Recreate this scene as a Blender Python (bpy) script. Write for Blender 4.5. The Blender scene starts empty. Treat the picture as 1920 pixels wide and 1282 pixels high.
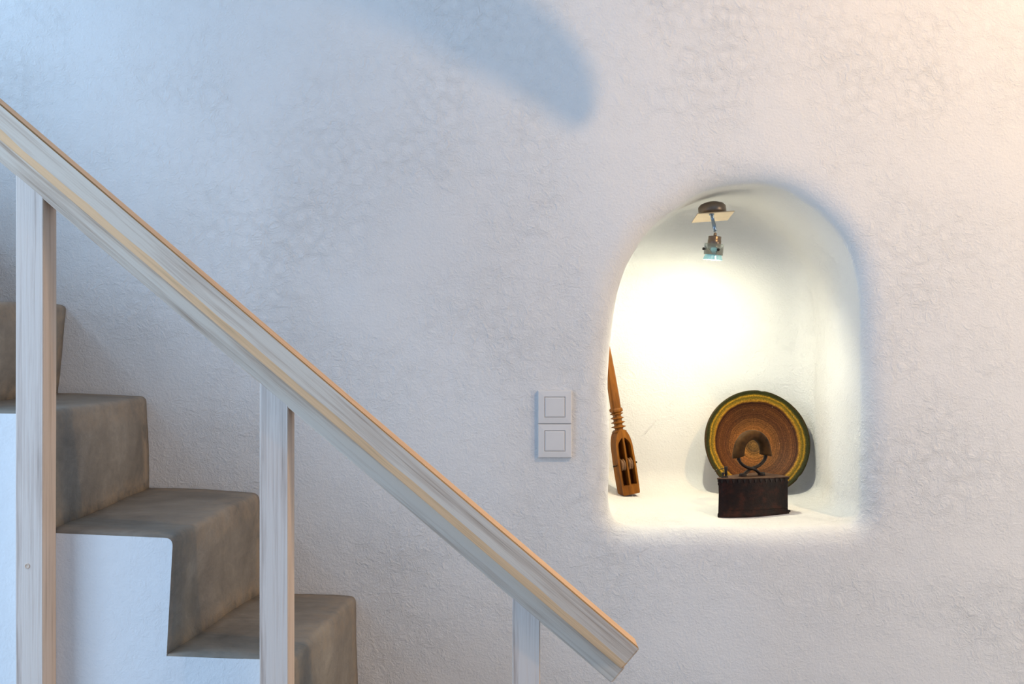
import bpy, bmesh, math, random
from mathutils import Vector, Matrix, noise

random.seed(7)
S = bpy.context.scene
COL = S.collection
PI = math.pi

# ------------------------------------------------------------------ camera
CX, CY, CZ = 0.0, -2.8, 1.35          # camera stands 2.8 m from the plastered wall (the wall is the plane y = 0)
FPX = 2167.0
cam_d = bpy.data.cameras.new('camera')
cam = bpy.data.objects.new('camera', cam_d)
COL.objects.link(cam)
cam.location = (CX, CY, CZ)
cam.rotation_euler = (PI / 2, 0, 0)
cam_d.sensor_width = 36.0
cam_d.lens = FPX / 1920 * 36.0
cam_d.clip_start = 0.05
S.camera = cam

# ------------------------------------------------------------------ view, world, lights
S.view_settings.view_transform = 'Standard'
S.view_settings.look = 'None'
S.view_settings.gamma = 1.0
S.view_settings.use_curve_mapping = False
S.view_settings.exposure = 0.0

W = bpy.data.worlds.new('world')
S.world = W
W.use_nodes = True
W.node_tree.nodes['Background'].inputs[0].default_value = (0.335, 0.60, 1.0, 1)
W.node_tree.nodes['Background'].inputs[1].default_value = 0.52


def aim(o, target):
    o.rotation_euler = (Vector(target) - o.location).to_track_quat('-Z', 'Y').to_euler()


def light(name, kind, loc, target, energy, color, size=0.1, size_y=None, spot=None, blend=1.0, spread=None):
    d = bpy.data.lights.new(name, kind)
    d.energy = energy
    d.color = color
    if kind == 'AREA':
        d.shape = 'RECTANGLE'
        d.size = size
        d.size_y = size_y or size
        if spread:
            d.spread = spread
    else:
        d.shadow_soft_size = size
    if kind == 'SPOT':
        d.spot_size = spot
        d.spot_blend = blend
    o = bpy.data.objects.new(name, d)
    COL.objects.link(o)
    o.location = loc
    aim(o, target)
    return o


# daylight through the tall opening on the left, in front of the stair
light('daylight_low', 'AREA', (-2.6, -2.4, 1.0), (-0.6, 0, 0.9), 42, (0.6, 0.77, 1.0), 1.4, 1.6)
light('daylight_high', 'AREA', (-2.4, -1.3, 2.5), (-0.9, 0, 1.9), 22, (0.46, 0.71, 1.0), 0.9, 0.7)
# soft light of the room behind the camera
light('room_light', 'AREA', (0.6, -3.8, 2.5), (0.6, 0, 1.2), 3, (0.7, 0.8, 1.0), 2.0, 1.2)
# warm lamps on the right, out of the frame
light('side_lamp', 'AREA', (3.0, -1.5, 1.2), (1.3, 0, 1.0), 31, (1.0, 0.8, 0.56), 0.6, 1.4)
light('wall_lamp', 'SPOT', (1.62, -0.30, 2.62), (1.50, 0.05, 1.9), 4.2, (1.0, 0.85, 0.55), 0.05, spot=2.2)
light('ceiling_lamp', 'SPOT', (1.5, -1.4, 2.9), (0.95, 0, 1.6), 102, (1.0, 0.62, 0.28), 0.035, spot=1.72)


# ------------------------------------------------------------------ helpers
def P(u, v, D=2.8):
    """photo pixel -> (x, z) on the plane at distance D from the camera"""
    return (u - 960.0) * D / FPX, CZ + (641.0 - v) * D / FPX


def smooth(o, on=True):
    for p in o.data.polygons:
        p.use_smooth = on
    return o


def obj(name, me_or_bm, mats, parent=None, smooth_it=False):
    if isinstance(me_or_bm, bmesh.types.BMesh):
        bmesh.ops.recalc_face_normals(me_or_bm, faces=me_or_bm.faces)
        me = bpy.data.meshes.new(name)
        me_or_bm.to_mesh(me)
        me_or_bm.free()
    else:
        me = me_or_bm
    if not isinstance(mats, (list, tuple)):
        mats = [mats]
    for m in mats:
        me.materials.append(m)
    o = bpy.data.objects.new(name, me)
    COL.objects.link(o)
    if parent:
        o.parent = parent
    if smooth_it:
        smooth(o)
    return o


def thing(name, label, cat, loc=(0, 0, 0), rot=(0, 0, 0), group=None):
    o = bpy.data.objects.new(name, None)
    COL.objects.link(o)
    o.location = loc
    o.rotation_euler = rot
    o.empty_display_size = 0.05
    o['label'] = label
    o['category'] = cat
    if group:
        o['group'] = group
    return o


def bevel(o, w, seg=2, angle=0.6):
    m = o.modifiers.new('bevel', 'BEVEL')
    m.width = w
    m.segments = seg
    m.limit_method = 'ANGLE'
    m.angle_limit = angle
    m.harden_normals = False
    smooth(o)
    es = o.modifiers.new('wn', 'WEIGHTED_NORMAL')
    es.keep_sharp = True
    return o


def box_bm(x0, x1, y0, y1, z0, z1, bm=None):
    bm = bm or bmesh.new()
    v = [bm.verts.new((x, y, z)) for x in (x0, x1) for y in (y0, y1) for z in (z0, z1)]
    for f in ((0, 1, 3, 2), (4, 6, 7, 5), (0, 4, 5, 1), (2, 3, 7, 6), (0, 2, 6, 4), (1, 5, 7, 3)):
        bm.faces.new([v[i] for i in f])
    return bm


def loft(bm, rings, closed=True, cap0=True, cap1=True):
    vs = [[bm.verts.new(p) for p in r] for r in rings]
    n = len(rings[0])
    m = n if closed else n - 1
    for a, b in zip(vs[:-1], vs[1:]):
        for i in range(m):
            j = (i + 1) % n
            bm.faces.new((a[i], a[j], b[j], b[i]))
    if cap0:
        bm.faces.new(vs[0])
    if cap1:
        bm.faces.new(vs[-1])
    return vs


def lathe(bm, prof, n=32, mat=None, cap=True):
    """profile of (radius, height) about local Z"""
    rings = []
    for r, h in prof:
        rings.append([Vector((r * math.cos(2 * PI * k / n), r * math.sin(2 * PI * k / n), h)) for k in range(n)])
    if mat:
        rings = [[mat @ p for p in r] for r in rings]
    loft(bm, rings, True, cap, cap)
    return bm


def tube(bm, pts, r, n=12, flat=1.0, side=Vector((0, 1, 0))):
    """sweep an ellipse along pts; r may be a list; 'side' is the direction of the wide axis"""
    pts = [Vector(p) for p in pts]
    rings = []
    for i, p in enumerate(pts):
        t = (pts[min(i + 1, len(pts) - 1)] - pts[max(i - 1, 0)]).normalized()
        s = (side - t * side.dot(t)).normalized()
        u = t.cross(s)
        rr = r[i] if isinstance(r, (list, tuple)) else r
        rings.append([p + s * (rr * flat * math.cos(2 * PI * k / n)) + u * (rr * math.sin(2 * PI * k / n)) for k in range(n)])
    loft(bm, rings)
    return bm


def catmull(pts, per=6, closed=False):
    out = []
    n = len(pts)
    rng = range(n if closed else n - 1)
    for i in rng:
        if closed:
            p0, p1, p2, p3 = (pts[(i + k - 1) % n] for k in range(4))
        else:
            p0, p1, p2, p3 = pts[max(i - 1, 0)], pts[i], pts[i + 1], pts[min(i + 2, n - 1)]
        for k in range(per):
            t = k / per
            out.append(tuple(0.5 * ((2 * b) + (-a + c) * t + (2 * a - 5 * b + 4 * c - d) * t * t + (-a + 3 * b - 3 * c + d) * t ** 3)
                             for a, b, c, d in zip(p0, p1, p2, p3)))
    if not closed:
        out.append(tuple(pts[-1]))
    return out


def sstep(a, b, x):
    t = min(1, max(0, (x - a) / (b - a)))
    return t * t * (3 - 2 * t)


# ------------------------------------------------------------------ materials
def mat(name):
    m = bpy.data.materials.new(name)
    m.use_nodes = True
    nt = m.node_tree
    b = nt.nodes['Principled BSDF']
    return m, nt, b


def N(nt, kind, **kw):
    n = nt.nodes.new(kind)
    for k, v in kw.items():
        if k in n.inputs:
            n.inputs[k].default_value = v
        else:
            setattr(n, k, v)
    return n


def L(nt, a, b):
    nt.links.new(a, b)


def coords(nt, scale=(1, 1, 1), src='Object'):
    tc = N(nt, 'ShaderNodeTexCoord')
    mp = N(nt, 'ShaderNodeMapping')
    mp.inputs['Scale'].default_value = scale
    L(nt, tc.outputs[src], mp.inputs['Vector'])
    return mp.outputs['Vector']


def ramp(nt, fac, stops):
    r = N(nt, 'ShaderNodeValToRGB')
    el = r.color_ramp.elements
    while len(el) < len(stops):
        el.new(0.5)
    for e, (p, c) in zip(el, stops):
        e.position = p
        e.color = (*c, 1) if len(c) == 3 else c
    L(nt, fac, r.inputs['Fac'])
    return r.outputs['Color']


def mathn(nt, op, a, b=None, c=None):
    n = N(nt, 'ShaderNodeMath', operation=op)
    for i, x in enumerate((a, b, c)):
        if x is None:
            continue
        if isinstance(x, (int, float)):
            n.inputs[i].default_value = x
        else:
            L(nt, x, n.inputs[i])
    return n.outputs[0]


def mixc(nt, fac, a, b, blend='MIX'):
    n = N(nt, 'ShaderNodeMix', data_type='RGBA', blend_type=blend)
    if isinstance(fac, (int, float)):
        n.inputs[0].default_value = fac
    else:
        L(nt, fac, n.inputs[0])
    for i, x in ((6, a), (7, b)):
        if isinstance(x, tuple):
            n.inputs[i].default_value = (*x, 1)
        else:
            L(nt, x, n.inputs[i])
    return n.outputs[2]


def plaster(name, col=(0.80, 0.80, 0.80), fine=1.0, trowel=1.0, rough=0.85, patchy=True):
    m, nt, b = mat(name)
    v = coords(nt)
    # small grains and crumbs of the float finish
    n1 = N(nt, 'ShaderNodeTexNoise', Scale=170.0, Detail=5.0, Roughness=0.6)
    L(nt, v, n1.inputs['Vector'])
    # drag marks: distorted, thin ridges
    n2 = N(nt, 'ShaderNodeTexNoise', Scale=40.0, Detail=6.0, Roughness=0.68, Distortion=0.7)
    L(nt, v, n2.inputs['Vector'])
    ridge = mathn(nt, 'ABSOLUTE', mathn(nt, 'SUBTRACT', n2.outputs[0], 0.5))
    ridge = mathn(nt, 'MINIMUM', mathn(nt, 'MULTIPLY', ridge, 5.0), 1.0)
    # where the drag marks are strong
    n3 = N(nt, 'ShaderNodeTexNoise', Scale=2.6, Detail=3.0, Roughness=0.6)
    L(nt, v, n3.inputs['Vector'])
    patch = N(nt, 'ShaderNodeMapRange')
    patch.inputs[1].default_value = 0.40
    patch.inputs[2].default_value = 0.66
    patch.inputs[3].default_value = 0.35 if patchy else 0.6
    patch.inputs[4].default_value = 1.2
    L(nt, n3.outputs[0], patch.inputs[0])
    n4 = N(nt, 'ShaderNodeTexNoise', Scale=7.0, Detail=3.0)
    L(nt, v, n4.inputs['Vector'])
    h = mathn(nt, 'MULTIPLY', n1.outputs[0], 0.0016 * fine)
    h = mathn(nt, 'ADD', h, mathn(nt, 'MULTIPLY', mathn(nt, 'MULTIPLY', ridge, patch.outputs[0]), 0.0011 * trowel))
    h = mathn(nt, 'ADD', h, mathn(nt, 'MULTIPLY', n4.outputs[0], 0.006))
    bp = N(nt, 'ShaderNodeBump', Strength=1.0, Distance=1.0)
    L(nt, h, bp.inputs['Height'])
    L(nt, bp.outputs[0], b.inputs['Normal'])
    c2 = tuple(c * 0.955 for c in col)
    L(nt, mixc(nt, n3.outputs[0], c2, col), b.inputs['Base Color'])
    b.inputs['Roughness'].default_value = rough
    b.inputs['Specular IOR Level'].default_value = 0.25
    return m


def whitewood(name, raw_edge=0.0, raw=(0.50, 0.35, 0.21), white=(0.66, 0.65, 0.64), seed=0.0, bare=0.30):
    """whitewashed pine, grain along local X"""
    m, nt, b = mat(name)
    tc = N(nt, 'ShaderNodeTexCoord')
    mp = N(nt, 'ShaderNodeMapping')
    mp.inputs['Scale'].default_value = (2.2, 75, 75)
    mp.inputs['Location'].default_value = (seed, seed * 3.1, seed * 1.7)
    L(nt, tc.outputs['Object'], mp.inputs['Vector'])
    n1 = N(nt, 'ShaderNodeTexNoise', Scale=1.0, Detail=6.0, Roughness=0.65, Distortion=0.4)
    L(nt, mp.outputs[0], n1.inputs['Vector'])
    mp2 = N(nt, 'ShaderNodeMapping')
    mp2.inputs['Scale'].default_value = (5, 300, 300)
    L(nt, tc.outputs['Object'], mp2.inputs['Vector'])
    n2 = N(nt, 'ShaderNodeTexNoise', Scale=1.0, Detail=3.0, Roughness=0.6)
    L(nt, mp2.outputs[0], n2.inputs['Vector'])
    mp3 = N(nt, 'ShaderNodeMapping')
    mp3.inputs['Scale'].default_value = (3, 22, 22)
    mp3.inputs['Location'].default_value = (seed + 5, 2, 9)
    L(nt, tc.outputs['Object'], mp3.inputs['Vector'])
    n3 = N(nt, 'ShaderNodeTexNoise', Scale=1.0, Detail=3.0, Roughness=0.6)
    L(nt, mp3.outputs[0], n3.inputs['Vector'])
    woodc = ramp(nt, n1.outputs[0], [(0.30, tuple(c * 0.50 for c in raw)), (0.48, tuple(c * 0.88 for c in raw)), (0.70, tuple(min(1, c * 1.25) for c in raw))])
    comb = mathn(nt, 'ADD', mathn(nt, 'MULTIPLY', n1.outputs[0], 0.55), mathn(nt, 'MULTIPLY', n3.outputs[0], 0.30))
    comb = mathn(nt, 'ADD', comb, mathn(nt, 'MULTIPLY', n2.outputs[0], 0.25))
    cover = ramp(nt, comb, [(bare + 0.08, (0.18,) * 3), (bare + 0.26, (0.93,) * 3)])
    col = mixc(nt, cover, woodc, white)
    L(nt, col, b.inputs['Base Color'])
    b.inputs['Roughness'].default_value = 0.62
    b.inputs['Specular IOR Level'].default_value = 0.3
    bp = N(nt, 'ShaderNodeBump', Strength=0.5, Distance=0.0012)
    L(nt, mathn(nt, 'ADD', n1.outputs[0], n2.outputs[0]), bp.inputs['Height'])
    L(nt, bp.outputs[0], b.inputs['Normal'])
    return m


def cement(name):
    m, nt, b = mat(name)
    v = coords(nt)
    n1 = N(nt, 'ShaderNodeTexNoise', Scale=5.5, Detail=7.0, Roughness=0.62, Distortion=0.7)
    L(nt, v, n1.inputs['Vector'])
    n2 = N(nt, 'ShaderNodeTexNoise', Scale=26.0, Detail=6.0, Roughness=0.7, Distortion=1.0)
    mp = coords(nt, (0.35, 1, 2.0))
    L(nt, mp, n2.inputs['Vector'])
    c = ramp(nt, n1.outputs[0], [(0.28, (0.16, 0.138, 0.112)), (0.5, (0.235, 0.205, 0.168)), (0.75, (0.32, 0.285, 0.238))])
    c = mixc(nt, 0.45, c, ramp(nt, n2.outputs[0], [(0.3, (0.30, 0.30, 0.30)), (0.7, (0.72, 0.71, 0.69))]), 'OVERLAY')
    at = N(nt, 'ShaderNodeAttribute', attribute_name='seam')
    n3 = N(nt, 'ShaderNodeTexNoise', Scale=30.0, Detail=5.0, Roughness=0.7)
    L(nt, v, n3.inputs['Vector'])
    f = mathn(nt, 'MULTIPLY', at.outputs['Fac'], ramp(nt, n3.outputs[0], [(0.38, (0, 0, 0)), (0.62, (1, 1, 1))]))
    c = mixc(nt, f, c, (0.36, 0.27, 0.185))
    L(nt, c, b.inputs['Base Color'])
    L(nt, ramp(nt, n2.outputs[0], [(0.2, (0.5,) * 3), (0.8, (0.75,) * 3)]), b.inputs['Roughness'])
    bp = N(nt, 'ShaderNodeBump', Strength=0.6, Distance=0.004)
    L(nt, mathn(nt, 'ADD', n1.outputs[0], mathn(nt, 'MULTIPLY', n2.outputs[0], 0.4)), bp.inputs['Height'])
    L(nt, bp.outputs[0], b.inputs['Normal'])
    return m


def simple(name, col, rough=0.5, metal=0.0, noise_amt=0.0, nscale=60.0, bump=0.0, spec=0.5):
    m, nt, b = mat(name)
    b.inputs['Roughness'].default_value = rough
    b.inputs['Metallic'].default_value = metal
    b.inputs['Specular IOR Level'].default_value = spec
    v = coords(nt)
    n1 = N(nt, 'ShaderNodeTexNoise', Scale=nscale, Detail=5.0, Roughness=0.6)
    L(nt, v, n1.inputs['Vector'])
    lo = tuple(c * (1 - noise_amt) for c in col)
    hi = tuple(min(1, c * (1 + noise_amt)) for c in col)
    L(nt, ramp(nt, n1.outputs[0], [(0.3, lo), (0.7, hi)]), b.inputs['Base Color'])
    if bump:
        bp = N(nt, 'ShaderNodeBump', Strength=0.6, Distance=bump)
        L(nt, n1.outputs[0], bp.inputs['Height'])
        L(nt, bp.outputs[0], b.inputs['Normal'])
    return m


M_WALL = plaster('wall_plaster', (0.80, 0.80, 0.80), 1.0, 1.35)
M_SIDE = plaster('stair_side_plaster', (0.86, 0.87, 0.88), 0.55, 0.45)
M_CEMENT = cement('polished_cement')
M_SWITCH = simple('switch_plastic', (0.74, 0.73, 0.72), 0.28, 0, 0.01, spec=0.5)


# ------------------------------------------------------------------ wall with the arched niche
def build_wall():
    R = 0.040                    # rounding of the plaster edge around the niche
    DEP = 0.50
    FIL = 0.055                  # rounding where the sides meet the back
    px = [(1141, 940), (1141, 880), (1141, 800), (1141, 740), (1142, 690), (1145, 640), (1150, 590), (1158, 545), (1171, 508), (1188, 475),
          (1214, 438), (1243, 411), (1275, 388), (1306, 368), (1340, 355), (1385, 347), (1430, 348), (1472, 360), (1513, 385), (1552, 420),
          (1580, 458), (1598, 500), (1607, 550), (1610, 610), (1611, 690), (1611, 780), (1611, 870), (1609, 940),
          (1605, 966), (1590, 980), (1560, 985), (1480, 986), (1390, 986), (1300, 986), (1210, 985), (1168, 982), (1150, 970)]
    base = [P(u, v, 2.8 + R) for u, v in px]
    loop = catmull(base, 5, closed=True)
    # even spacing
    tot = [0]
    n = len(loop)
    for i in range(n):
        a, b = loop[i], loop[(i + 1) % n]
        tot.append(tot[-1] + math.hypot(b[0] - a[0], b[1] - a[1]))
    NP = 220
    pts = []
    j = 0
    for k in range(NP):
        s = tot[-1] * k / NP
        while tot[j + 1] < s:
            j += 1
        t = (s - tot[j]) / (tot[j + 1] - tot[j])
        a, b = loop[j], loop[(j + 1) % n]
        pts.append((a[0] + (b[0] - a[0]) * t, a[1] + (b[1] - a[1]) * t))
    nor = []
    for k in range(NP):
        a, b = pts[k - 2], pts[(k + 2) % NP]
        dx, dz = b[0] - a[0], b[1] - a[1]
        l = math.hypot(dx, dz)
        nor.append((-dz / l, dx / l))                # loop runs clockwise seen from the room: this points outwards
    cx = sum(p[0] for p in pts) / NP
    cz = sum(p[1] for p in pts) / NP
    if (pts[0][0] - cx) * nor[0][0] < 0:
        nor = [(-a, -b) for a, b in nor]

    def q(k, off, d):
        x = pts[k][0] + nor[k][0] * off
        z = pts[k][1] + nor[k][1] * off
        w = 1 - sstep(CZ - 0.40, CZ - 0.30, z)
        z += 0.076 * max(0, d - 0.02) * w             # the shelf rises slightly towards the back
        nz = noise.noise(Vector((x * 7, d * 7, z * 7))) * 0.004 + noise.noise(Vector((x * 19, d * 19 + 3, z * 19))) * 0.0012
        nz *= sstep(-0.03, 0.03, d) * 1.0
        return (x + nor[k][0] * nz, d, z + nor[k][1] * nz)

    bm = bmesh.new()
    rings = []
    # outer rectangle of the wall
    X0, X1, Z0, Z1 = -3.0, 3.2, 0.0, 3.0
    outer = []
    for k in range(NP):
        x, z = pts[k]
        dx, dz = x - cx, z - cz
        t = min(((X1 - cx) / dx if dx > 1e-9 else 1e9), ((X0 - cx) / dx if dx < -1e-9 else 1e9),
                ((Z1 - cz) / dz if dz > 1e-9 else 1e9), ((Z0 - cz) / dz if dz < -1e-9 else 1e9))
        outer.append([cx + dx * t, cz + dz * t])
    for cxn, czn in ((X0, Z0), (X0, Z1), (X1, Z0), (X1, Z1)):
        k = min(range(NP), key=lambda i: (outer[i][0] - cxn) ** 2 + (outer[i][1] - czn) ** 2)
        outer[k] = [cxn, czn]
    o_r = [(p[0], 0.0, p[1]) for p in outer]
    rim = [(pts[k][0] + nor[k][0] * (R * 1.7 + 0.02), 0.0, pts[k][1] + nor[k][1] * (R * 1.7 + 0.02)) for k in range(NP)]
    rings.append(o_r)
    for t in (0.35, 0.7, 0.9):
        rings.append([tuple(a + (b - a) * t for a, b in zip(o, r)) for o, r in zip(o_r, rim)])
    rings.append(rim)
    for i in range(0, 11):                            # rounded arris (an ellipse, wider on the wall)
        a = PI / 2 * i / 10
        rings.append([q(k, R * 1.7 * (1 - math.sin(a)), R * (1 - math.cos(a))) for k in range(NP)])
    dd = R
    for i in range(1, 13):
        d = R + (DEP - FIL - R) * i / 12
        rings.append([q(k, 0, d) for k in range(NP)])
    for i in range(1, 8):
        a = PI / 2 * i / 7
        rings.append([q(k, -FIL * (1 - math.cos(a)), DEP - FIL + FIL * math.sin(a)) for k in range(NP)])
    last = rings[-1]
    bx = sum(p[0] for p in last) / NP
    bz = sum(p[2] for p in last) / NP
    for i in range(1, 9):
        t = 1 - i / 9
        rings.append([(bx + (p[0] - bx) * t, DEP + noise.noise(Vector((p[0] * 5 * t, 3, p[2] * 5 * t))) * 0.002 * (1 - t), bz + (p[2] - bz) * t) for p in last])
    vs = loft(bm, rings, True, False, False)
    c = bm.verts.new((bx, DEP, bz))
    for i in range(NP):
        bm.faces.new((vs[-1][i], vs[-1][(i + 1) % NP], c))
    o = obj('wall_back', bm, M_WALL, smooth_it=True)
    # normals must face the room
    if sum(p.normal.y * p.area for p in o.data.polygons) > 0:
        o.data.flip_normals()
    o['kind'] = 'structure'
    return o


build_wall()


def shelf_z(d):
    return P(0, 985, 2.84)[1] + 0.076 * (d - 0.02)


# floor
bm = bmesh.new()
box_bm(-3.0, 3.2, -4.2, 0.0, -0.1, 0.0, bm)
fl = obj('floor', bm, M_CEMENT)
fl['kind'] = 'structure'

# ceiling, and a curved rib added out of view to shadow the wall
bm = bmesh.new()
box_bm(-3.0, 3.2, -4.2, 0.0, 3.0, 3.1, bm)
ce = obj('ceiling', bm, M_WALL)
ce['kind'] = 'structure'
lamp_at = Vector((1.5, -1.4, 2.9))
arc_hi = [(0.170, 1.865), (0.178, 1.915), (0.165, 1.98), (0.125, 2.05), (0.060, 2.12), (-0.02, 2.18), (-0.14, 2.25), (-0.30, 2.34), (-0.50, 2.50), (-0.74, 2.80), (-0.85, 3.20)]
arc_lo = [(0.160, 1.862), (0.120, 1.880), (0.075, 1.91), (0.010, 1.95), (-0.060, 1.99), (-0.14, 2.03), (-0.25, 2.09), (-0.45, 2.18), (-0.72, 2.34), (-1.00, 2.70), (-1.10, 3.12)]
arc_t = [0.59, 0.59, 0.588, 0.582, 0.572, 0.56, 0.54, 0.51, 0.48, 0.45, 0.42]
st = catmull([(h[0], h[1], l[0], l[1], t) for h, l, t in zip(arc_hi, arc_lo, arc_t)], 4)
bm = bmesh.new()
rings = []
for hx_, hz_, lx_, lz_, t in st:
    a_ = lamp_at.lerp(Vector((hx_, 0, hz_)), t)
    b_ = lamp_at.lerp(Vector((lx_, 0, lz_)), t)
    rings.append([a_, b_, b_ + Vector((-0.012, 0.03, 0.0)), a_ + Vector((-0.012, 0.03, 0.0))])
loft(bm, rings)
tr = obj('shadow_rib_1', bm, M_WALL)
tr['kind'] = 'structure'

# ------------------------------------------------------------------ staircase
DS = 2.222                                 # distance of the stair's open side from the camera
YS = CY + DS
wall_px = [((1035, 1686), (1030, 1497)), ((850, 1497), (848, 1307)), ((671, 1307), (666, 1118)), ((491, 1109), (485, 923)),
           ((281, 913), (274, 742)), ((109, 737), (125, 571)), ((-60, 568), (-62, 395)), ((-240, 392), (-245, 215)), ((-430, 215), (-435, 40))]
wall_end = (-620, 40)
front_px = [((1040, 1957), (1035, 1720)), ((800, 1720), (795, 1478)), ((556, 1478), (552, 1233)), ((318, 1224), (330, 1003)),
            ((98, 993), (92, 770)), ((-125, 768), (-105, 556)), ((-330, 552), (-335, 330)), ((-560, 328), (-565, 105)), ((-790, 105), (-795, -115))]
front_end = (-1030, -115)


def step_prof(rb, nose, tb, rad):
    """riser bottom -> rounded nose -> tread back, as (x, z)"""
    out = []
    rb, nose, tb = Vector(rb), Vector(nose), Vector(tb)
    a = nose + (rb - nose).normalized() * rad
    b = nose + (tb - nose).normalized() * rad
    for i in range(9):
        out.append(rb.lerp(a, i / 9))
    for i in range(7):
        t = i / 6
        out.append((1 - t) ** 2 * a + 2 * t * (1 - t) * nose + t * t * b)
    for i in range(1, 10):
        out.append(b.lerp(tb, i / 9))
    return out


stair = thing('staircase', 'white plastered staircase with grey-brown cement steps climbing left along the wall', 'staircase')
front_chain, wall_chain = [], []
for i in range(9):
    wtb = wall_px[i + 1][0] if i < 8 else wall_end
    ftb = front_px[i + 1][0] if i < 8 else front_end
    wp = step_prof(P(*wall_px[i][0]), P(*wall_px[i][1]), P(*wtb), 0.016)
    fp = step_prof(P(*front_px[i][0], DS), P(*front_px[i][1], DS), P(*ftb, DS), 0.016)
    front_chain.append(fp)
    wall_chain.append(wp)
    TH = 0.014
    bm = bmesh.new()
    rings = []
    ny = 22
    npf = len(fp)
    for j in range(ny + 1):
        t = j / ny
        y = YS + 0.001 + (-YS - 0.0015) * t
        ring = []
        for k in range(npf):
            p = fp[k].lerp(wp[k], t)
            jx = noise.noise(Vector((p.x * 6, y * 6, p.y * 6 + i))) * 0.0035 + noise.noise(Vector((p.x * 40, y * 40, p.y * 40))) * 0.0012
            jz = noise.noise(Vector((p.x * 6 + 9, y * 6, p.y * 6))) * 0.0035 + noise.noise(Vector((p.x * 40, y * 40 + 7, p.y * 40))) * 0.0012
            if j == 0:
                jx += noise.noise(Vector((p.x * 60, 1, p.y * 60))) * 0.0045
                jz += noise.noise(Vector((p.x * 60, 5, p.y * 60))) * 0.0045
            ring.append(Vector((p.x + jx, y, p.y + jz)))
        # soften the outer arris
        if j == 0:
            ring = [p + Vector((-0.004, 0, -0.004)) for p in ring]
        inner = [Vector((p.x - TH, p.y, p.z - TH)) for p in reversed(ring)]
        rings.append(ring + inner)
    loft(bm, rings)
    o = obj('step', bm, M_CEMENT, stair, True)
    # worn, lighter seam at the foot of the riser and along the nose
    at = o.data.attributes.new('seam', 'FLOAT', 'POINT')
    vals = []
    for j in range(ny + 1):
        for k in range(2 * npf):
            w = 0.0
            if k < npf:
                if k <= 1:
                    w = 1.0 - 0.4 * k
                elif 8 <= k <= 16:
                    w = 0.42
                elif k >= npf - 1:
                    w = 0.7
                if j == 0:
                    w = max(w, 0.25)
                if j >= ny - 1:
                    w = max(w, 0.75)
            vals.append(w)
    at.data.foreach_set('value', vals)

# white plastered body under the steps: one upright block behind each tread, all in one skin
IN = 0.006
bm = bmesh.new()


def vat(cache, p):
    key = tuple(round(c, 5) for c in p)
    if key not in cache:
        cache[key] = bm.verts.new(p)
    return cache[key]


cache = {}
for y, chain in ((YS, front_chain), (-0.001, wall_chain)):
    for prof in chain:
        top = [Vector((p.x - IN, y, p.y - IN)) for p in [prof[0]] + prof[8:17] + [prof[-1]]]
        loop = top + [Vector((top[-1].x, y, 0.0)), Vector(((top[-1].x + top[0].x) / 2, y, 0.0)), Vector((top[0].x, y, 0.0))]
        hub = Vector(((top[-1].x + top[0].x) / 2, y, top[0].z * 0.6))
        for p, q in zip(loop, loop[1:] + loop[:1]):
            bm.faces.new((vat(cache, p), vat(cache, q), vat(cache, hub)))
tops = []
for fp, wp in zip(front_chain, wall_chain):
    for k in [0] + list(range(8, 17)) + [-1]:
        tops.append((Vector((fp[k].x - IN, YS, fp[k].y - IN)), Vector((wp[k].x - IN, -0.001, wp[k].y - IN))))
for (a1, b1), (a2, b2) in zip(tops[:-1], tops[1:]):
    if (a1 - a2).length < 1e-5:
        continue
    bm.faces.new((vat(cache, a1), vat(cache, a2), vat(cache, b2), vat(cache, b1)))
for a1, b1 in (tops[0], tops[-1]):
    bm.faces.new((vat(cache, a1), vat(cache, b1), vat(cache, Vector((b1.x, b1.y, 0.0))), vat(cache, Vector((a1.x, a1.y, 0.0)))))
obj('stair_side', bm, M_SIDE, stair)['label'] = 'white plastered side of the stair'

# ------------------------------------------------------------------ wooden railing
M_POST = whitewood('whitewashed_post', raw=(0.60, 0.44, 0.36), white=(0.80, 0.69, 0.61), bare=0.305)
M_POSTRAW = whitewood('post_flank_wood', raw=(0.58, 0.40, 0.27), white=(0.74, 0.58, 0.46), seed=3, bare=0.30)
M_RAIL = whitewood('whitewashed_rail', raw=(0.50, 0.31, 0.20), white=(0.78, 0.665, 0.55), seed=7, bare=0.325)
M_RAW = whitewood('worn_rail_edge', raw=(0.70, 0.42, 0.22), white=(0.90, 0.56, 0.31), seed=11, bare=0.31)
M_GROOVE = whitewood('bare_brown_groove', raw=(0.30, 0.17, 0.07), white=(0.45, 0.27, 0.12), seed=4, bare=0.36)

rail = thing('stair_railing', 'whitewashed wooden stair railing with three square posts and sloping handrail', 'railing', (0, 0, 0))
DP = 2.160                                 # front of posts
slope = math.atan2(0.8515, 1.0)
c_, s_ = math.cos(slope), math.sin(slope)
# photo line of a rail edge: u*s - v*c = k  (pixels)  ->  offset from camera axis


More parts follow.
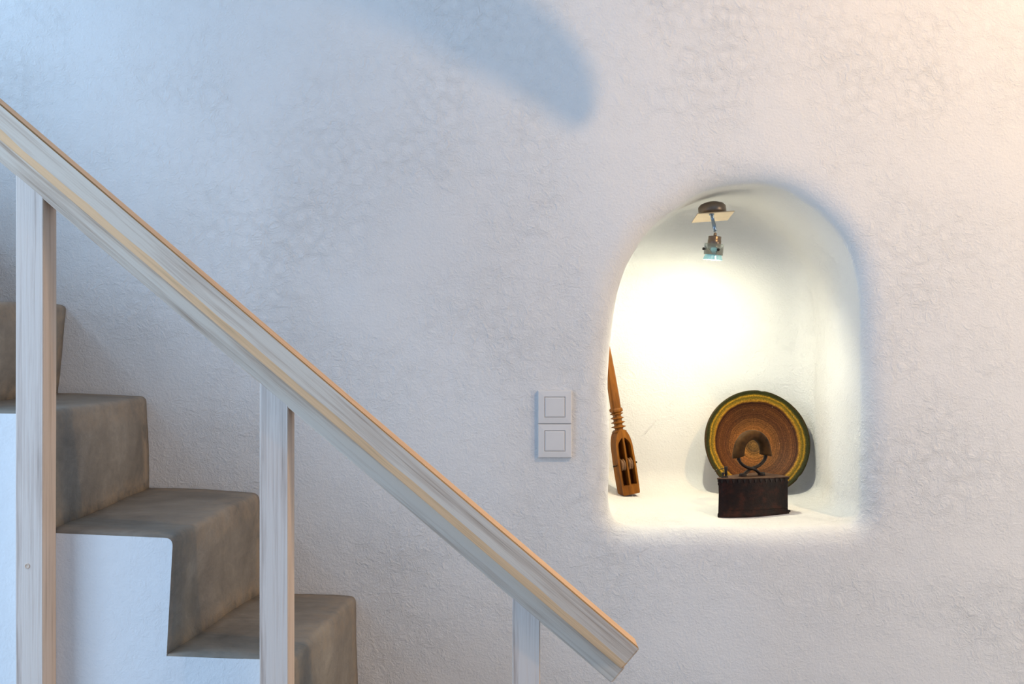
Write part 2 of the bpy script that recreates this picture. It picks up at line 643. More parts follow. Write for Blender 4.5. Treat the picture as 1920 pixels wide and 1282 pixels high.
def rail_board(name, kt, kb, Df, Db, u0, u1, mats, chamfer, par):
    """board along the slope; kt/kb are the pixel offsets of its upper/lower front edges, u0/u1 along-slope pixel coordinates"""
    kc = 960 * s_ - 641 * c_
    pc = 960 * c_ + 641 * s_
    top = (kt - kc) * Df / FPX
    bot = (kb - kc) * Df / FPX
    l0 = (u0 - pc) * Df / FPX
    l1 = (u1 - pc) * Df / FPX
    dep = Db - Df
    ch = chamfer
    # local frame: X down the slope, Y into the room's depth, Z across the board
    if len(mats) > 1:                          # lip and narrow groove under the top edge, worn lower arris
        prof = [(0.002, top), (0.0, top - 0.0015), (0.0, bot + ch), (ch * 0.12, bot + 0.0015), (ch * 0.5, bot), (dep - 0.003, bot), (dep, bot + 0.003), (dep, top - 0.003), (dep - 0.003, top),
                (0.0075, top), (0.0065, top - 0.0022), (0.0045, top - 0.0022)]
        fm = [2, 0, 1, 1, 0, 0, 0, 0, 1, 2, 2, 2]
    else:
        prof = [(0.002, top), (0.0, top - 0.002), (0.0, bot + ch), (ch * 0.7, bot), (dep - 0.003, bot), (dep, bot + 0.003), (dep, top - 0.003), (dep - 0.003, top)]
        fm = [0] * 8
    bm = bmesh.new()
    nseg = 40
    rings = []
    for j in range(nseg + 1):
        x = l0 + (l1 - l0) * j / nseg
        cut = 0.0
        if j == nseg:
            cut = 0.0025
        mid = (top + bot) / 2
        rings.append([Vector((x, y + (cut if y < dep / 2 else -cut), z + (-cut if z > mid else cut))) for y, z in prof])
    if nseg:
        x = l1 - 0.003
        rings.insert(-1, [Vector((x, y, z)) for y, z in prof])
        rings.pop(-3)
    for r_ in rings:                           # hand-worn arris
        for idx in (2, 3):
            r_[idx].z += noise.noise(Vector((r_[idx].x * 14, 2, idx))) * ch * (0.30 if idx == 2 else 0.08)
    vs = [[bm.verts.new(p) for p in r_] for r_ in rings]
    n = len(prof)
    for a, b in zip(vs[:-1], vs[1:]):
        for i in range(n):
            f = bm.faces.new((a[i], a[(i + 1) % n], b[(i + 1) % n], b[i]))
            if fm[i] and len(mats) > 1:
                f.material_index = fm[i]
    bm.faces.new(vs[0])
    bm.faces.new(vs[-1])
    o = obj(name, bm, mats, par)
    o.location = (0, CY + Df, CZ)
    o.rotation_euler = (0, slope, 0)
    return o


rail_board('handrail', -148.5, -200.5, 2.128, 2.198, -420, 1702, [M_RAIL, M_RAW, M_GROOVE], 0.015, rail)
rail_board('rail_support', -192, -231.5, DP, DP + 0.052, -420, 1704, [M_RAIL], 0.002, rail)['label'] = 'pale lower board under the handrail'


def post(u0, u1, seed):
    x0 = (u0 - 960) * DP / FPX
    x1 = (u1 - 960) * DP / FPX
    kc = 960 * s_ - 641 * c_
    # lower plane of the support board: z = (x * s - off) / c   (camera-relative, z up)
    off = (-230.0 - kc) * DP / FPX

    def ztop(x):
        # offset along the normal (s, +c) in (x, z): x*s + z*c = off
        return CZ + (off - x * s_) / c_
    xm = (x0 + x1) / 2
    # local: X along the post (up), Y depth, Z = across
    bm = bmesh.new()
    h0, h1 = ztop(x0), ztop(x1)
    dep = DS - DP - 0.0005
    hw = (x1 - x0) / 2
    b = 0.0016
    corners = [(-hw, b), (-hw + b, 0), (hw - b, 0), (hw, b), (hw, dep), (-hw, dep)]
    rings = []
    for j in range(31):
        t = j / 30
        ring = []
        for (x, y) in corners:
            ht = ztop(xm + x)
            zz = ht * t
            wob = noise.noise(Vector((zz * 1.5 + seed, x * 10, 0))) * 0.0012
            ring.append(Vector((zz, y, -(x + wob))))
        rings.append(ring)
    vs = [[bm.verts.new(p) for p in r_] for r_ in rings]
    n = len(corners)
    for a, c in zip(vs[:-1], vs[1:]):
        for i in range(n):
            f = bm.faces.new((a[i], a[(i + 1) % n], c[(i + 1) % n], c[i]))
            if i in (2, 3):
                f.material_index = 1
    bm.faces.new(vs[0])
    bm.faces.new(vs[-1])
    o = obj('post', bm, [M_POST, M_POSTRAW], rail)
    o.location = (xm, CY + DP, 0)
    o.rotation_euler = (0, -PI / 2, 0)         # local X up, local Z towards -X
    return o


first_post = post(29.5, 81, 0)
# round wooden plug over the screw in the first post
bm = bmesh.new()
px_, pz_ = P(51, 1061, DP)
lathe(bm, [(0.0004, 0.0006), (0.0030, 0.0006), (0.0034, 0.0014), (0.0048, 0.0010), (0.0050, -0.004), (0.0004, -0.004)], 20,
      Matrix.Translation((pz_, 0, -(px_ - first_post.location.x))) @ Matrix.Rotation(PI / 2, 4, 'X'))
obj('screw_plug', bm, M_POSTRAW, first_post, True)
post(487, 540, 5)
post(960.5, 1013, 9)

# ------------------------------------------------------------------ light switches
def light_switch(u0, v0, u1, v1, label):
    D = 2.79
    x0, z1 = P(u0, v0, D)
    x1, z0 = P(u1, v1, D)
    xm, zm = (x0 + x1) / 2, (z0 + z1) / 2
    w, h = (x1 - x0) / 2, (z1 - z0) / 2
    t = thing('light_switch', label, 'light switch', (xm, 0, zm), group='light switches beside the niche')
    # frame with a square opening
    bm = bmesh.new()
    iw = w * 0.605

    def sq(a, b, y):
        return [Vector((-a, y, -b)), Vector((a, y, -b)), Vector((a, y, b)), Vector((-a, y, b))]
    rings = [sq(w, h, 0), sq(w, h, -0.008), sq(w - 0.0015, h - 0.0015, -0.0095), sq(iw + 0.001, iw + 0.001, -0.0105), sq(iw, iw, -0.0095), sq(iw, iw, -0.003)]
    loft(bm, rings)
    obj('frame', bm, M_SWITCH, t)
    k = iw - 0.0009
    bm = bmesh.new()
    loft(bm, [sq(k, k, -0.003), sq(k, k, -0.0098), sq(k - 0.0008, k - 0.0008, -0.0108), sq(k - 0.003, k - 0.003, -0.0112)])
    obj('rocker', bm, M_SWITCH, t)
    return t


light_switch(1008.5, 732, 1072, 794.2, 'upper white square light switch on the wall left of the niche')
light_switch(1008.5, 795.2, 1072, 858, 'lower white square light switch on the wall left of the niche')

# ------------------------------------------------------------------ ceramic plate
def ring_mat():
    m, nt, b = mat('glazed_terracotta')
    tc = N(nt, 'ShaderNodeTexCoord')
    sp = N(nt, 'ShaderNodeSeparateXYZ')
    L(nt, tc.outputs['Object'], sp.inputs[0])
    nz = N(nt, 'ShaderNodeTexNoise', Scale=16.0, Detail=4.0, Roughness=0.6)
    L(nt, tc.outputs['Object'], nz.inputs['Vector'])
    wob = mathn(nt, 'MULTIPLY', mathn(nt, 'SUBTRACT', nz.outputs[0], 0.5), 0.012)
    r = mathn(nt, 'SQRT', mathn(nt, 'ADD', mathn(nt, 'MULTIPLY', sp.outputs[0], sp.outputs[0]), mathn(nt, 'MULTIPLY', sp.outputs[1], sp.outputs[1])))
    r = mathn(nt, 'ADD', r, wob)
    rn = mathn(nt, 'DIVIDE', r, 0.150)
    base = ramp(nt, rn, [(0.0, (0.20, 0.095, 0.02)), (0.12, (0.11, 0.052, 0.014)), (0.20, (0.28, 0.115, 0.022)), (0.31, (0.23, 0.080, 0.016)),
                         (0.42, (0.17, 0.062, 0.014)), (0.55, (0.085, 0.028, 0.008)), (0.68, (0.12, 0.040, 0.010)), (0.775, (0.060, 0.018, 0.006)),
                         (0.80, (0.36, 0.17, 0.012)), (0.85, (0.12, 0.085, 0.006)), (0.885, (0.32, 0.17, 0.008)), (0.915, (0.040, 0.036, 0.004)),
                         (0.955, (0.018, 0.022, 0.004)), (0.985, (0.05, 0.026, 0.005))])
    # turning rings: one-dimensional noise over the radius
    cm = N(nt, 'ShaderNodeCombineXYZ')
    L(nt, mathn(nt, 'MULTIPLY', r, 1.0), cm.inputs[0])
    n1 = N(nt, 'ShaderNodeTexNoise', Scale=260.0, Detail=3.0, Roughness=0.7)
    L(nt, cm.outputs[0], n1.inputs['Vector'])
    c = mixc(nt, 0.9, base, ramp(nt, n1.outputs[0], [(0.32, (0.12,) * 3), (0.68, (0.86,) * 3)]), 'OVERLAY')
    n2 = N(nt, 'ShaderNodeTexNoise', Scale=300.0, Detail=3.0, Roughness=0.8)
    L(nt, tc.outputs['Object'], n2.inputs['Vector'])
    c = mixc(nt, 0.8, c, ramp(nt, n2.outputs[0], [(0.3, (0.12,) * 3), (0.7, (0.9,) * 3)]), 'OVERLAY')
    # pale crumbs and dust specks
    n3 = N(nt, 'ShaderNodeTexVoronoi', Scale=60.0)
    L(nt, tc.outputs['Object'], n3.inputs['Vector'])
    sp_ = ramp(nt, n3.outputs[0], [(0.03, (1,) * 3), (0.07, (0,) * 3)])
    n5 = N(nt, 'ShaderNodeTexNoise', Scale=22.0, Detail=1.0)
    L(nt, tc.outputs['Object'], n5.inputs['Vector'])
    sp_ = mathn(nt, 'MULTIPLY', sp_, ramp(nt, n5.outputs[0], [(0.52, (0,) * 3), (0.56, (0.9,) * 3)]))
    c = mixc(nt, sp_, c, (0.62, 0.50, 0.33))
    L(nt, c, b.inputs['Base Color'])
    b.inputs['Roughness'].default_value = 0.55
    b.inputs['Specular IOR Level'].default_value = 0.18
    bp = N(nt, 'ShaderNodeBump', Strength=0.7, Distance=0.0014)
    L(nt, n1.outputs[0], bp.inputs['Height'])
    L(nt, bp.outputs[0], b.inputs['Normal'])
    return m


def build_plate():
    RO = 0.1485
    prof = [(0.0005, -0.046), (0.020, -0.0455), (0.026, -0.0445), (0.030, -0.0455), (0.055, -0.043), (0.080, -0.035), (0.100, -0.024),
            (0.115, -0.013), (0.119, -0.0085), (0.124, -0.0075), (0.136, -0.0045), (0.142, -0.0025), (RO - 0.0015, 0.0), (RO, -0.002), (RO - 0.0005, -0.006),
            (0.140, -0.012), (0.120, -0.020), (0.100, -0.034), (0.070, -0.048), (0.050, -0.054), (0.048, -0.058), (0.042, -0.058), (0.040, -0.054), (0.0005, -0.054)]
    bm = bmesh.new()
    lathe(bm, prof, 96)
    for v in bm.verts:
        a = math.atan2(v.co.y, v.co.x)
        rr = math.hypot(v.co.x, v.co.y)
        k = 1 + 0.006 * math.sin(2 * a + 1) + 0.003 * math.sin(5 * a) * rr / RO
        # little chips in the rim
        for ca in (math.radians(81), math.radians(214), math.radians(318)):
            if abs(math.atan2(math.sin(a - ca), math.cos(a - ca))) < 0.03 and rr > 0.139:
                k -= 0.012
        v.co.x *= k
        v.co.y *= k
    o = obj('ceramic_plate', bm, ring_mat(), smooth_it=True)
    # local +Z is the plate's face, leaning back against the niche wall
    tilt = math.radians(15)
    d0 = 0.385
    zb = shelf_z(d0) + 0.001
    n = Vector((0.05, -math.cos(tilt), math.sin(tilt))).normalized()
    up = Vector((0, math.sin(tilt), math.cos(tilt)))
    up = (up - n * up.dot(n)).normalized()
    xax = up.cross(n)
    cpos = Vector(((1420.5 - 960) * (2.8 + d0 + 0.04) / FPX, d0, zb)) + up * RO
    mw = Matrix((xax, up, n)).transposed().to_4x4()
    mw.translation = cpos
    o.matrix_world = mw
    o['label'] = 'round brown ceramic plate with green and gold rim leaning in the niche'
    o['category'] = 'plate'
    return o


build_plate()


# ------------------------------------------------------------------ charcoal iron
def rust_mat():
    m, nt, b = mat('rusty_cast_iron')
    v = coords(nt)
    n1 = N(nt, 'ShaderNodeTexNoise', Scale=34.0, Detail=8.0, Roughness=0.7)
    L(nt, v, n1.inputs['Vector'])
    n2 = N(nt, 'ShaderNodeTexNoise', Scale=160.0, Detail=6.0, Roughness=0.75)
    L(nt, v, n2.inputs['Vector'])
    c = ramp(nt, n1.outputs[0], [(0.32, (0.004, 0.002, 0.002)), (0.50, (0.012, 0.004, 0.002)), (0.62, (0.034, 0.009, 0.004)), (0.78, (0.070, 0.020, 0.008))])
    sp = ramp(nt, n2.outputs[0], [(0.69, (0,) * 3), (0.73, (0.7,) * 3)])
    c = mixc(nt, sp, c, (0.34, 0.24, 0.17))
    L(nt, c, b.inputs['Base Color'])
    b.inputs['Roughness'].default_value = 0.36
    b.inputs['Specular IOR Level'].default_value = 0.18
    b.inputs['Metallic'].default_value = 0.0
    bp = N(nt, 'ShaderNodeBump', Strength=0.7, Distance=0.0015)
    L(nt, n2.outputs[0], bp.inputs['Height'])
    L(nt, bp.outputs[0], b.inputs['Normal'])
    return m


M_RUST = rust_mat()
M_LID = simple('iron_lid_metal', (0.085, 0.045, 0.026), 0.6, 0.1, 0.5, 60, 0.0008, spec=0.25)
M_BLACK = simple('blackened_iron', (0.012, 0.007, 0.005), 0.5, 0.0, 0.6, 80, 0.0006, spec=0.3)
M_GRIP = simple('dark_worn_wood', (0.048, 0.022, 0.006), 0.6, 0, 0.85, 34, 0.0008, spec=0.10)


def build_iron():
    d_tip = 0.125
    xt = (1346.5 - 960) * (2.8 + d_tip) / FPX
    zt = shelf_z(d_tip) - 0.002
    ang = math.radians(27)
    t = thing('charcoal_iron', 'dark rusty antique charcoal iron with curved handle standing in front of the plate', 'iron',
              (xt, d_tip, zt), (math.atan(0.0), 0, ang))
    LN, HW, H = 0.182, 0.052, 0.101

    def plan(k, grow=0.0):
        """boat-shaped outline, tip at x=0, heel at x=LN"""
        pts = []
        M = 16
        for i in range(M + 1):
            s = i / M
            w = HW * math.sin(min(1, s * 1.02) * PI / 2) ** 0.86
            pts.append((s * LN, -w))
        up = [(x, -y) for x, y in reversed(pts)]
        loop = pts + up[:-1]
        out = []
        for x, y in loop:
            gx = x + (grow if x > LN * 0.9 else (-grow if x < 0.01 else 0))
            gy = y + math.copysign(grow, y) if abs(y) > 1e-5 else y
            out.append((gx, gy))
        return out

    def floor_lift(x, y):
        # follow the slightly rising shelf
        return 0.076 * (x * math.sin(ang) + y * math.cos(ang))

    def wall_ring(grow, z, follow=1.0):
        return [Vector((x, y, z + (floor_lift(x, y) * follow if z < 0.03 else 0))) for x, y in plan(0, grow)]
    bm = bmesh.new()
    rings = [wall_ring(0.0015, 0.0015), wall_ring(0.0025, 0.004), wall_ring(0.0020, 0.010), wall_ring(0.0, 0.0125), wall_ring(-0.0005, 0.03), wall_ring(-0.0015, 0.06), wall_ring(-0.0005, 0.082),
             wall_ring(0.0015, 0.084), wall_ring(0.0015, 0.0875), wall_ring(0.0, 0.089), wall_ring(0.0, H - 0.003)]
    inner = [[Vector((x, y, z)) for x, y in plan(0, -0.003)] for z in (H - 0.003, 0.02)]
    loft(bm, rings + inner)
    body = obj('body', bm, M_RUST, t)
    bevel(body, 0.0008, 1, 0.9)
    # toothed vent edge under the lid (row of dark tabs)
    bm = bmesh.new()
    pl = plan(0, 0.0018)
    acc = 0.0
    lens = [0.0]
    half = pl[:17]
    for sgn in (1, -1):
        pp = [(x, y * sgn) for x, y in half]
        ls = [0.0]
        for a, b in zip(pp[:-1], pp[1:]):
            ls.append(ls[-1] + math.hypot(b[0] - a[0], b[1] - a[1]))
        nt_ = 13
        for i in range(nt_):
            s = ls[-1] * (i + 0.75) / (nt_ + 0.6)
            j = max(k for k in range(len(ls)) if ls[k] <= s)
            j = min(j, len(pp) - 2)
            a, b = Vector(pp[j]), Vector(pp[j + 1])
            q = a.lerp(b, (s - ls[j]) / (ls[j + 1] - ls[j]))
            tn = (b - a).normalized()
            nn = Vector((tn.y, -tn.x)) * sgn
            hw, dd = 0.0038, 0.0028
            tri = [(-hw, H - 0.0035), (hw, H - 0.0035), (hw * 0.35, H - 0.0125), (-hw * 0.35, H - 0.0125)]
            lo = [bm.verts.new((q.x + tn.x * u, q.y + tn.y * u, z)) for u, z in tri]
            hi = [bm.verts.new((q.x + tn.x * u + nn.x * dd, q.y + tn.y * u + nn.y * dd, z)) for u, z in tri]
            bm.faces.new(hi)
            bm.faces.new(lo[::-1])
            for k in range(4):
                bm.faces.new((lo[k], lo[(k + 1) % 4], hi[(k + 1) % 4], hi[k]))
    obj('vent_teeth', bm, M_BLACK, t)
    # lid
    bm = bmesh.new()
    loft(bm, [[Vector((x, y, z)) for x, y in plan(0, g)] for g, z in ((0.002, H - 0.003), (0.0035, H - 0.0025), (0.0035, H - 0.0005), (0.002, H))])
    lid = obj('lid', bm, M_LID, t)
    # hinge lug of the lid at the heel and foot nub of the body
    bm = bmesh.new()
    box_bm(LN - 0.002, LN + 0.010, -0.044, -0.032, H - 0.004, H - 0.0015, bm)
    box_bm(LN - 0.002, LN + 0.010, 0.030, 0.042, H - 0.004, H - 0.0015, bm)
    lathe(bm, [(0.003, -0.046), (0.003, 0.044)], 12, Matrix.Translation((LN + 0.006, 0, H - 0.006)) @ Matrix.Rotation(-PI / 2, 4, 'X'))
    obj('hinge', bm, M_BLACK, t)
    bm = bmesh.new()
    box_bm(LN - 0.003, LN + 0.006, -HW - 0.002, -HW + 0.010, 0.009, 0.014, bm)
    obj('foot_lug', bm, M_BLACK, t)
    # latch at the tip: two posts and a lever
    bm = bmesh.new()
    lathe(bm, [(0.0055, H - 0.001), (0.0055, H + 0.002), (0.0032, H + 0.003), (0.0034, H + 0.007), (0.0042, H + 0.008), (0.0036, H + 0.015), (0.0044, H + 0.023), (0.0044, H + 0.027), (0.002, H + 0.028)], 16,
          Matrix.Translation((0.026, 0.002, 0)))
    lathe(bm, [(0.0048, H - 0.001), (0.0048, H + 0.002), (0.0024, H + 0.003), (0.0024, H + 0.007), (0.0034, H + 0.009), (0.0034, H + 0.013), (0.001, H + 0.014)], 14,
          Matrix.Translation((0.013, -0.003, 0)))
    lathe(bm, [(0.010, H - 0.001), (0.010, H + 0.0008)], 16, Matrix.Translation((0.019, 0.0, 0)))
    latch = obj('latch', bm, M_BLACK, t, True)
    bm = bmesh.new()
    tube(bm, [(0.026, 0.002, H + 0.025), (0.015, 0.006, H + 0.0215), (0.004, 0.010, H + 0.017), (-0.002, 0.012, H + 0.0145)], [0.0013, 0.0011, 0.0009, 0.0006], 8)
    obj('lever', bm, M_BLACK, latch, True)
    # handle: wooden half-round grip on crossing straps
    hx = 0.108
    cz = H + 0.060

    def rot(u, w, z):
        return Vector((hx + u, w, z))
    bm = bmesh.new()
    rings = []
    M = 26
    for i in range(M + 1):
        a = math.radians(-12 + 204 * i / M)
        e = abs(a - PI / 2) / math.radians(104)
        ro, ri = 0.0585, 0.0330 - 0.006 * e
        ro = ro + 0.001 * (1 - e)
        if e > 0.75:
            ro += 0.005 * (e - 0.75) * 4
            ri += 0.001 * (e - 0.75) * 4
        hw = 0.0145 - 0.002 * e
        ring = []
        rc, rr = (ro + ri) / 2, (ro - ri) / 2
        for k in range(14):
            b = 2 * PI * k / 14
            cb, sb = math.cos(b), math.sin(b)
            f = 0.86
            u = rc + rr * math.copysign(abs(cb) ** f, cb)
            w = hw * math.copysign(abs(sb) ** f, sb)
            ring.append(rot(u * math.cos(a) * 0.98, w, cz + u * math.sin(a) * 0.98))
        rings.append(ring)
    loft(bm, rings)
    grip = obj('handle', bm, M_GRIP, t, True)
    grip['label'] = 'dark wooden arched handle'
    # straps
    for sg in (-1, 1):
        pts = [(sg * 0.046, cz - 0.010), (sg * 0.043, cz - 0.020), (sg * 0.034, cz - 0.029), (sg * 0.021, cz - 0.0365), (sg * 0.005, cz - 0.041), (-sg * 0.008, cz - 0.045),
               (-sg * 0.017, cz - 0.051), (-sg * 0.024, cz - 0.0555), (-sg * 0.036, cz - 0.0560)]
        pts = catmull(pts, 4)
        bm = bmesh.new()
        tube(bm, [rot(u, sg * 0.0025, z) for u, z in pts], 0.0038, 10, 1.5, Vector((0, 1, 0)))
        lathe(bm, [(0.0095, H), (0.0095, H + 0.003), (0.006, H + 0.006), (0.002, H + 0.007)], 18, Matrix.Translation((hx - sg * 0.028, sg * 0.0025, 0)))
        lathe(bm, [(0.0035, -0.006), (0.0035, 0.006)], 12, Matrix.Translation((hx + sg * 0.047, sg * 0.0025, cz - 0.012)))
        obj('handle_strap', bm, M_BLACK, t, True)
    return t


build_iron()


# ------------------------------------------------------------------ carved wooden pulley tool
def brown_wood():
    m, nt, b = mat('old_brown_wood')
    v = coords(nt, (60, 60, 5))
    n1 = N(nt, 'ShaderNodeTexNoise', Scale=1.0, Detail=6.0, Roughness=0.65, Distortion=0.5)
    L(nt, v, n1.inputs['Vector'])
    v2 = coords(nt)
    n2 = N(nt, 'ShaderNodeTexNoise', Scale=30.0, Detail=4.0)
    L(nt, v2, n2.inputs['Vector'])
    c = ramp(nt, n1.outputs[0], [(0.28, (0.06, 0.018, 0.002)), (0.5, (0.20, 0.068, 0.006)), (0.75, (0.33, 0.125, 0.012))])
    c = mixc(nt, 0.35, c, ramp(nt, n2.outputs[0], [(0.3, (0.25,) * 3), (0.7, (0.75,) * 3)]), 'OVERLAY')
    L(nt, c, b.inputs['Base Color'])
    b.inputs['Roughness'].default_value = 0.5
    b.inputs['Specular IOR Level'].default_value = 0.2
    bp = N(nt, 'ShaderNodeBump', Strength=0.5, Distance=0.0008)
    L(nt, n1.outputs[0], bp.inputs['Height'])
    L(nt, bp.outputs[0], b.inputs['Normal'])
    return m


M_BWOOD = brown_wood()
M_PULLEY = simple('pulley_wood', (0.20, 0.10, 0.045), 0.55, 0, 0.4, 90, 0.0005)


def build_tool():
    d0 = 0.385
    x0 = (1179.5 - 960) * (2.8 + d0) / FPX
    z0 = shelf_z(d0 + 0.01)
    # local: X across the front, Y depth (front is -Y), Z along the tool
    t = thing('pulley_stick', 'long carved brown wooden tool with two pulleys leaning in the left corner of the niche', 'wooden tool',
              (x0, d0, z0 + 0.004), (math.radians(-3), math.radians(-8.3), math.radians(17)))
    T = 0.021                                  # half thickness
    Wd = 0.0245                                # half width
    # body block with two slots, made of outline strips so the slots are real holes
    # --- outline of the body (right half, x>0), z up
    HB = 0.178

    def halfw(z):
        if z < 0.006:
            return Wd - 0.002 + 0.002 * math.sqrt(max(0, 1 - ((0.006 - z) / 0.006) ** 2))
        if z < 0.128:
            return Wd + 0.0015 * math.sin(z / 0.128 * PI)
        s = (z - 0.128) / (HB - 0.128)
        return Wd * math.sqrt(max(0.0, 1 - (s * 0.93) ** 2)) * (1 - 0.05 * s)
    bm = bmesh.new()
    zs = [0.0, 0.002, 0.006, 0.026, 0.0262, 0.05, 0.08, 0.11, 0.128, 0.136, 0.144, 0.150, 0.156, 0.1562, 0.162, 0.168, 0.173, HB]
    S0, S1 = 0.0262, 0.1562                    # slots between these heights

    def slot_edges(z):
        w = halfw(z)
        arch = 1.0
        if z > 0.136:
            arch = max(0.10, 1 - ((z - 0.136) / (S1 - 0.136)) ** 2 * 0.8)
        bar = 0.0025
        outer = (w - 0.0055) * 1.0
        outer = bar + (outer - bar) * arch
        return bar, outer
    # build as vertical columns: left rail, centre bar, right rail; solid pieces below and above the slots
    def block(xl, xr, z_list, y0=-T, y1=T):
        rings = []
        for z in z_list:
            a, b = xl(z), xr(z)
            rings.append([Vector((a, y0, z)), Vector((b, y0, z)), Vector((b, y1, z)), Vector((a, y1, z))])
        loft(bm, rings)
    lo = [z for z in zs if z <= S0]
    mid = [z for z in zs if S0 <= z <= S1]
    hi = [z for z in zs if z >= S1]
    block(lambda z: -halfw(z), lambda z: halfw(z), lo)
    block(lambda z: -halfw(z), lambda z: -slot_edges(z)[1], mid)
    block(lambda z: slot_edges(z)[1], lambda z: halfw(z), mid)
    block(lambda z: -slot_edges(z)[0], lambda z: slot_edges(z)[0], mid)
    block(lambda z: -halfw(z), lambda z: halfw(z), hi)
    # thin back plate: the slots are deep pockets
    block(lambda z: -halfw(z) + 0.002, lambda z: halfw(z) - 0.002, mid, T - 0.005, T - 0.001)
    body = obj('frame', bm, M_BWOOD, t)
    # pulleys on an axle
    for sx in (-1, 1):
        bm = bmesh.new()
        prof = [(0.003, -0.0062), (0.0135, -0.0062), (0.015, -0.0050), (0.0165, -0.0045), (0.0165, -0.0026), (0.0125, -0.0008), (0.0125, 0.0008), (0.0165, 0.0026), (0.0165, 0.0045), (0.015, 0.005), (0.0135, 0.0062), (0.003, 0.0062)]
        lathe(bm, prof, 32, Matrix.Translation((sx * 0.0108, -0.010, 0.083)) @ Matrix.Rotation(PI / 2, 4, 'Y'))
        obj('pulley', bm, M_PULLEY, t, True)
    bm = bmesh.new()
    lathe(bm, [(0.0006, -0.037), (0.0024, -0.0365), (0.0026, -0.033), (0.0016, -0.032), (0.0016, 0.030), (0.0028, 0.031), (0.0028, 0.0335), (0.0008, 0.0345)], 12,
          Matrix.Translation((0, -0.008, 0.083)) @ Matrix.Rotation(PI / 2, 4, 'Y'))
    obj('axle', bm, M_BLACK, t, True)
    # notched neck
    bm = bmesh.new()
    rings = []
    NZ0 = HB - 0.010
    teeth = 5
    pitch = 0.0122
    for i in range(teeth):
        z = NZ0 + i * pitch
        for dz, w in ((0.0, 0.0085), (0.0036, 0.0095), (0.0060, 0.0170 - 0.0006 * i), (0.0072, 0.0170 - 0.0006 * i), (0.0096, 0.0095)):
            rings.append((z + dz, w))
    zt = NZ0 + teeth * pitch
    rings.append((zt, 0.0145))
    rings.append((zt + 0.006, 0.0150))
    rings.append((zt + 0.010, 0.0130))
    rr = []
    for z, w in rings:
        th = 0.012 + (w - 0.0085) * 0.55
        c = 0.003
        rr.append([Vector((x, y, z)) for x, y in ((-w, -th + c), (-w + c, -th), (w - c, -th), (w, -th + c), (w, th - c), (w - c, th), (-w + c, th), (-w, th - c))])
    loft(bm, rr)
    obj('notched_neck', bm, M_BWOOD, t)
    # long tapering blade
    bm = bmesh.new()
    rr = []
    z1 = zt + 0.008
    for z, w, th, sh in ((z1, 0.0125, 0.011, 0), (z1 + 0.03, 0.0128, 0.011, 0), (z1 + 0.09, 0.0118, 0.010, 0.0), (z1 + 0.15, 0.0095, 0.009, 0.0005), (z1 + 0.21, 0.0065, 0.008, 0.001), (z1 + 0.235, 0.0035, 0.006, 0.001)):
        c = 0.0035 if w > 0.005 else 0.0015
        rr.append([Vector((x + sh, y, z)) for x, y in ((-w, -th + c), (-w + c, -th), (w - c, -th), (w, -th + c), (w, th - c), (w - c, th), (-w + c, th), (-w, th - c))])
    loft(bm, rr)
    obj('blade', bm, M_BWOOD, t)
    return t


build_tool()


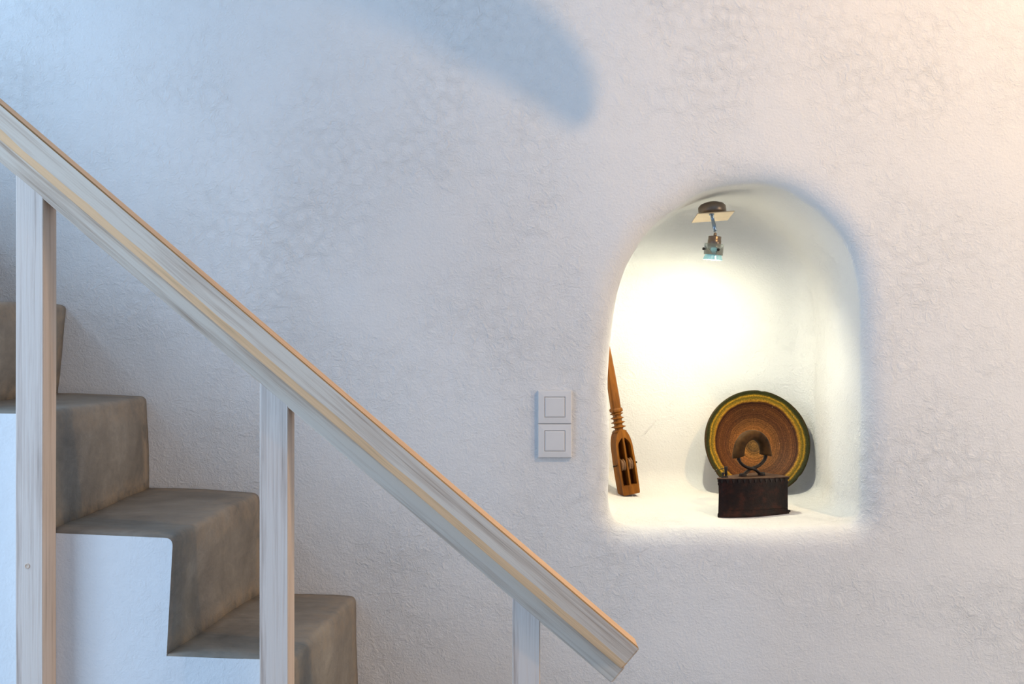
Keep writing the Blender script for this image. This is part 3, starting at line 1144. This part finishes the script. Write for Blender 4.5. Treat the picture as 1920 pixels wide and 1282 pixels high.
# ------------------------------------------------------------------ niche spotlight
def build_lamp():
    M_STEEL = simple('brushed_steel', (0.22, 0.17, 0.13), 0.34, 0.75, 0.15, 30)
    M_CHROME = simple('blue_grey_steel', (0.26, 0.33, 0.40), 0.25, 0.8, 0.15, 30)
    M_BRASS = simple('brushed_champagne_plate', (0.72, 0.56, 0.36), 0.38, 0.55, 0.06, 30)
    m, nt, b = mat('frosted_glass')
    b.inputs['Base Color'].default_value = (0.86, 0.92, 0.88, 1)
    b.inputs['Transmission Weight'].default_value = 0.92
    b.inputs['Roughness'].default_value = 0.15
    b.inputs['IOR'].default_value = 1.3
    M_GLASS = m
    m, nt, b = mat('dichroic_reflector')
    b.inputs['Base Color'].default_value = (0.42, 0.66, 0.66, 1)
    b.inputs['Roughness'].default_value = 0.25
    b.inputs['Metallic'].default_value = 0.5
    b.inputs['Emission Color'].default_value = (0.35, 0.85, 0.90, 1)
    b.inputs['Emission Strength'].default_value = 0.25
    M_DICH = m
    m, nt, b = mat('halogen_glow')
    b.inputs['Emission Color'].default_value = (1, 0.93, 0.75, 1)
    b.inputs['Emission Strength'].default_value = 3.0
    M_GLOW = m
    D = 3.0
    xc, zc = P(1336.5, 406.5, D)
    t = thing('spotlight', 'small steel spotlight with square plate hanging from the top of the niche', 'lamp', (xc, CY + D, zc), (math.radians(-7), math.radians(-4), 0))
    bm = bmesh.new()
    box_bm(-0.0475, 0.0475, -0.05, 0.05, -0.0012, 0.0012, bm)
    pl = obj('mounting_plate', bm, M_BRASS, t)
    bevel(pl, 0.0005, 1)
    # canopy: half-round housing between plate and vault
    bm = bmesh.new()
    prof = [(0.036, 0.001), (0.036, 0.024), (0.0355, 0.027), (0.030, 0.033), (0.016, 0.038), (0.001, 0.039)]
    lathe(bm, prof, 40)
    obj('canopy', bm, M_STEEL, t, True)
    # stem
    bm = bmesh.new()
    lathe(bm, [(0.0065, 0), (0.0065, -0.004), (0.0045, -0.005), (0.0045, -0.026), (0.0049, -0.0265), (0.0049, -0.047), (0.003, -0.048)], 16,
          Matrix.Translation((-0.010, -0.040, 0)) @ Matrix.Rotation(math.radians(-6.5), 4, 'Y'))
    obj('stem', bm, M_CHROME, t, True)
    # head, tilted a little
    hd = Matrix.Translation((-0.0050, -0.040, -0.052)) @ Matrix.Rotation(math.radians(9), 4, 'Y') @ Matrix.Rotation(math.radians(10), 4, 'X')
    bm = bmesh.new()
    lathe(bm, [(0.0022, 0.002), (0.0042, -0.002), (0.0042, -0.006), (0.0155, -0.0075), (0.0165, -0.009), (0.0165, -0.017), (0.0172, -0.0175), (0.0172, -0.032), (0.014, -0.0335)], 28, hd)
    sock = obj('socket', bm, M_STEEL, t, True)
    bm = bmesh.new()
    lathe(bm, [(0.0205, -0.026), (0.0245, -0.027), (0.0245, -0.055), (0.0222, -0.055), (0.0222, -0.029), (0.0205, -0.028)], 36, hd, cap=False)
    obj('glass_ring', bm, M_GLASS, t, True)
    bm = bmesh.new()
    for ang in (math.radians(200), math.radians(285)):
        mm = hd @ Matrix.Translation((0, 0, -0.042)) @ Matrix.Rotation(ang, 4, 'Z') @ Matrix.Rotation(PI / 2, 4, 'Y')
        lathe(bm, [(0.0012, 0.022), (0.0012, 0.0265), (0.0036, 0.027), (0.0036, 0.031), (0.001, 0.032)], 12, mm)
        obj('screw', bm, M_BLACK, t, True)
        bm = bmesh.new()
    bm.free()
    # ribbed reflector bulb
    bm = bmesh.new()
    n = 60
    rings = []
    for r, h in ((0.008, -0.034), (0.014, -0.042), (0.0190, -0.052), (0.0222, -0.061), (0.0238, -0.066), (0.0238, -0.068)):
        rings.append([hd @ Vector(((r + (0.0007 if k % 3 == 0 else 0)) * math.cos(2 * PI * k / n), (r + (0.0007 if k % 3 == 0 else 0)) * math.sin(2 * PI * k / n), h)) for k in range(n)])
    loft(bm, rings, True, True, False)
    bulb = obj('bulb', bm, M_DICH, t)
    bm = bmesh.new()
    lathe(bm, [(0.0005, -0.0672), (0.0225, -0.0672)], 30, hd, cap=False)
    obj('bulb_lens', bm, M_GLOW, bulb)
    bpy.context.view_layer.update()
    e = t.matrix_world @ (hd @ Vector((0, 0, -0.074)))
    tgt = e + Vector((-0.05, 0.20, -0.36))
    light('halogen_beam', 'SPOT', e, tgt, 11.5, (1.0, 0.94, 0.68), 0.012, spot=math.radians(174), blend=0.85)
    return t


build_lamp()
